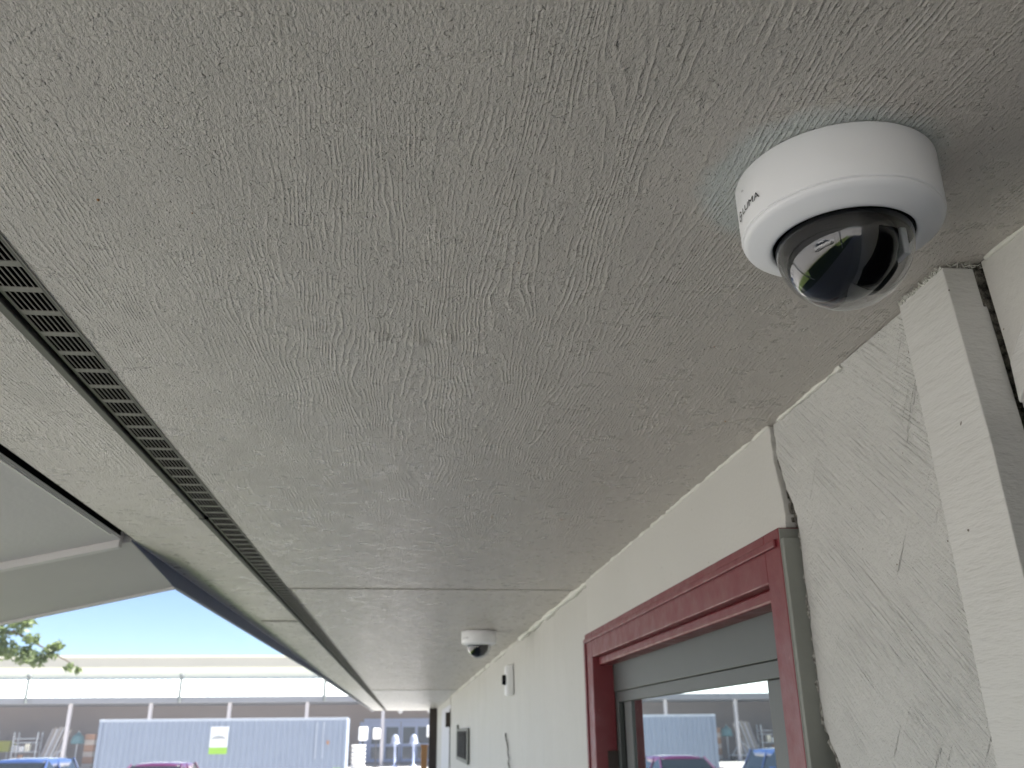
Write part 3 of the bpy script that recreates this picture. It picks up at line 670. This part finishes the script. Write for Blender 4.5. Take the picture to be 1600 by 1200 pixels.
# ------------------------------------------------------------------ cars
def car(name, loc, paint, label, h=1.52, rz=0, w=.89, L=2.15):
    e = empty(name, loc, label, 'car', 'cars parked in the lot', rz)
    st = [(-L, .62, .38, .66), (-L + .08, .78, .28, .78), (-L + .5, w - .02, .20, .86), (-L + 1.15, w, .18, .96), (-.2, w + .01, .18, .98), (.9, w + .01, .18, 1.0), (L - .4, w - .02, .2, 1.0), (L - .07, w - .09, .28, .94), (L, w - .2, .38, .85)]
    m = MB(); nn = 16; vs = []
    for y_, hw, z0, z1 in st:
        for k in range(nn):
            a = 2 * math.pi * k / nn; c_, s_ = math.cos(a), math.sin(a)
            vs.append((hw * math.copysign(abs(c_) ** .45, c_), y_, (z0 + z1) / 2 + (z1 - z0) / 2 * math.copysign(abs(s_) ** .5, s_)))
    m.add(vs, [(i * nn + k, i * nn + (k + 1) % nn, (i + 1) * nn + (k + 1) % nn, (i + 1) * nn + k) for i in range(len(st) - 1) for k in range(nn)], True)
    m.add(vs[:nn], [tuple(range(nn))]); m.add(vs[-nn:], [tuple(range(nn))])
    bo = m.build('body', paint, e, local=True)
    # cabin: base ring, shoulder, roof
    b0, b1, t0_, t1_ = -L + 1.0, L - .35, -L + 1.85, L - .75; bw, tw = w - .05, w - .24
    g = MB(); g.hexa([(-bw, b0, .92), (bw, b0, .92), (bw, b1, .95), (-bw, b1, .95), (-tw, t0_, h - .07), (tw, t0_, h - .07), (tw, t1_, h - .06), (-tw, t1_, h - .06)]); g.build('windows', 'car_glass', e, .03, local=True)
    rf = MB(); vs = []; ny, nx = 8, 8
    for i in range(ny + 1):
        for j in range(nx + 1):
            u, v = i / ny, j / nx * 2 - 1
            vs.append((v * (tw + .03) * (1 - .06 * abs(2 * u - 1) ** 3), t0_ - .06 + (t1_ - t0_ + .14) * u, h - .055 * abs(v) ** 3 - .05 * abs(2 * u - 1) ** 3))
    vs += [(a * 1.05, b, c - .19) for a, b, c in vs]; q = (ny + 1) * (nx + 1)
    fs = [(i * (nx + 1) + j, i * (nx + 1) + j + 1, (i + 1) * (nx + 1) + j + 1, (i + 1) * (nx + 1) + j) for i in range(ny) for j in range(nx)]
    fs += [tuple(x_ + q for x_ in f[::-1]) for f in fs]
    edge_ = [j for j in range(nx + 1)] + [i * (nx + 1) + nx for i in range(1, ny + 1)] + [ny * (nx + 1) + j for j in range(nx - 1, -1, -1)] + [i * (nx + 1) for i in range(ny - 1, 0, -1)]
    fs += [(edge_[i], edge_[(i + 1) % len(edge_)], edge_[(i + 1) % len(edge_)] + q, edge_[i] + q) for i in range(len(edge_))]
    rf.add(vs, fs, True); ro = rf.build('roof', paint, e, local=True)
    for sx in (-1, 1):
        for (ya, za, yb, zb) in ((b0 - .02, .93, t0_ - .02, h - .05), (.35, .95, .25, h - .05), (b1 + .02, .96, t1_ + .02, h - .05)):
            MB().tube([(sx * (bw + .005), ya, za), (sx * (tw + .01), yb, zb)], .03, 6).build('pillar', paint, e, local=True)
        MB().box(*sorted((sx * (w + .01), sx * (w + .19))), -L + 1.32, -L + 1.42, .98, 1.12).build('mirror', paint, e, .03, local=True)
        MB().box(*sorted((sx * .42, sx * .74)), -L - .005, -L + .2, .60, .73).build('headlight', 'lamp', e, .03, local=True)
        for yw in (-L + .85, L - .8):
            wc = (sx * (w - .10), yw, .33)
            wh = MB().lathe([(.2, -.11), (.31, -.11), (.33, -.08), (.33, .08), (.31, .11), (.2, .11)], wc, 24, axis='x').build('tyre', 'tyre', e, local=True)
            MB().lathe([(.001, -.085), (.08, -.1), (.2, -.07), (.2, .07), (.08, .1), (.001, .085)], wc, 20, axis='x').build('rim', 'steel', wh, local=True)
    MB().box(-.5, .5, -L - .01, -L + .05, .42, .56).build('grille', 'ink', e, .02, local=True)
    return e
car('parked_car', (-6.75, 27.6, 0), 'car_red', 'red parked car in front of the shipping container', 1.45)
car('parked_car', (-10.3, 27.7, 0), 'car_blue', 'blue parked car at the left edge of the lot', 1.60, 0, .95, 2.3)
car('parked_car', (-5.6, -2.6, 0), 'car_white', 'unseen white car added behind the viewpoint for reflections in the dome', 1.5, .3)  # unseen car, added to enliven reflections in the near dome

# ------------------------------------------------------------------ plants
def leaves(m, c, r, n, s, rnd, squash=.8):
    for _ in range(n):
        d = Vector((rnd.gauss(0, 1), rnd.gauss(0, 1), rnd.gauss(0, 1))).normalized() * (rnd.random() ** .45)
        p = Vector(c) + Vector((d.x * r, d.y * r, d.z * r * squash))
        u = Vector((rnd.gauss(0, 1), rnd.gauss(0, 1), rnd.gauss(0, 1))).normalized(); v = u.cross(Vector((rnd.gauss(0, 1), rnd.gauss(0, 1), rnd.gauss(0, 1)))).normalized()
        a = s * rnd.uniform(.6, 1.3)
        m.add([p - u * a, p + v * a * .42, p + u * a, p - v * a * .42], [(0, 1, 2, 3)])
T = empty('tree', (-9.3, 16.6, 0), 'leafy tree with a branch drooping into view at the left edge', 'tree')
rr = random.Random(21)
m = MB(); m.tube([(-9.3, 16.6, -.05), (-9.25, 16.6, 1.2), (-9.1, 16.5, 2.4), (-8.9, 16.4, 3.4), (-8.7, 16.3, 4.6)], [.2, .16, .14, .11, .05], 10)
for a, b in (((-9.0, 16.45, 2.9), (-6.5, 16.0, 3.75)), ((-9.1, 16.5, 2.6), (-10.8, 17.2, 4.6)), ((-8.9, 16.4, 3.5), (-7.8, 17.3, 5.2)), ((-8.9, 16.4, 3.3), (-8.6, 15.0, 4.9))):
    mid = (Vector(a) + Vector(b)) / 2 + Vector((0, 0, .25)); m.tube([a, mid, b], [.07, .045, .02], 7)
m.tube([(-6.5, 16.0, 3.75), (-6.0, 15.95, 3.5), (-5.42, 15.9, 3.2)], [.02, .014, .008], 5)
m.build('trunk', 'bark', T)
m = MB()
for c, r, n in [((-8.8, 16.4, 4.9), .9, 900), ((-10.2, 16.9, 4.7), .9, 800), ((-7.9, 16.9, 5.1), .8, 700), ((-8.5, 15.4, 4.8), .8, 700), ((-9.3, 17.2, 5.6), .8, 600), ((-8.0, 16.0, 5.5), .7, 500)]: leaves(m, c, r, n, .075, rr)
for c, r, n in [((-6.85, 16, 3.62), .28, 150), ((-6.5, 16, 3.86), .22, 100), ((-6.62, 16, 3.46), .2, 90), ((-6.28, 15.9, 3.9), .13, 45), ((-6.15, 15.9, 3.62), .12, 35), ((-6.3, 16, 3.38), .17, 70), ((-6.05, 15.95, 3.3), .15, 60), ((-5.85, 15.95, 3.42), .14, 50), ((-5.75, 15.95, 3.52), .1, 26), ((-5.5, 15.9, 3.16), .07, 20), ((-5.36, 15.9, 3.12), .05, 12), ((-7.2, 16.1, 3.9), .4, 240), ((-7.3, 16.2, 4.4), .5, 300)]: leaves(m, c, r * 1.12, int(n * 2.4), .055, rr)
m.build('crown', 'leaf', T)
for k, (x, yy, h, r, lab) in enumerate(((-1.62, 23.0, 1.46, .42, 'bright green rounded shrub right of the container end'), (-2.62, 23.0, 1.33, .42, 'low bright green shrub below the container, left of the taller shrub'), (-4.95, 24.2, 1.28, .5, 'bright green shrub beside the red car, seen reflected in the door glass'), (.95, 24, 1.27, .4, 'green shrub top below the store doors'))):
    e = empty('shrub', (x, yy, 0), lab, 'shrub', 'shrubs along the lot')
    m = MB()
    for j in range(5): m.tube([(x, yy, 0), (x + rr.uniform(-.2, .2), yy + rr.uniform(-.2, .2), h * .8)], [.018, .006], 5)
    m.build('stem', 'bark', e)
    m = MB()
    for j in range(9): leaves(m, (x + rr.uniform(-.6, .6) * r, yy + rr.uniform(-.6, .6) * r, h - r * .8 + rr.uniform(-.7, .35) * r), r * .55, 150, .04, rr)
    m.build('foliage', 'leaf_bright', e)

# ------------------------------------------------------------------ blue volume standing in for lens glare over the lot
veil = bpy.data.materials.new('glare_veil_air'); veil.use_nodes = True; t = veil.node_tree; t.nodes.clear()
pv = t.nodes.new('ShaderNodeVolumePrincipled'); ou = t.nodes.new('ShaderNodeOutputMaterial'); t.links.new(pv.outputs[0], ou.inputs['Volume'])
pv.inputs['Color'].default_value = (.86, .90, 1, 1); pv.inputs['Density'].default_value = .0015; pv.inputs['Anisotropy'].default_value = .2
M['glare_veil'] = veil
h = MB().box(-270, 270, -170, 370, -1.2, 9.5).build('glare_veil', 'glare_veil'); h['kind'] = 'stuff'; tag(h, 'thin pale blue volume added to imitate lens glare over the parking lot', 'glare_veil')
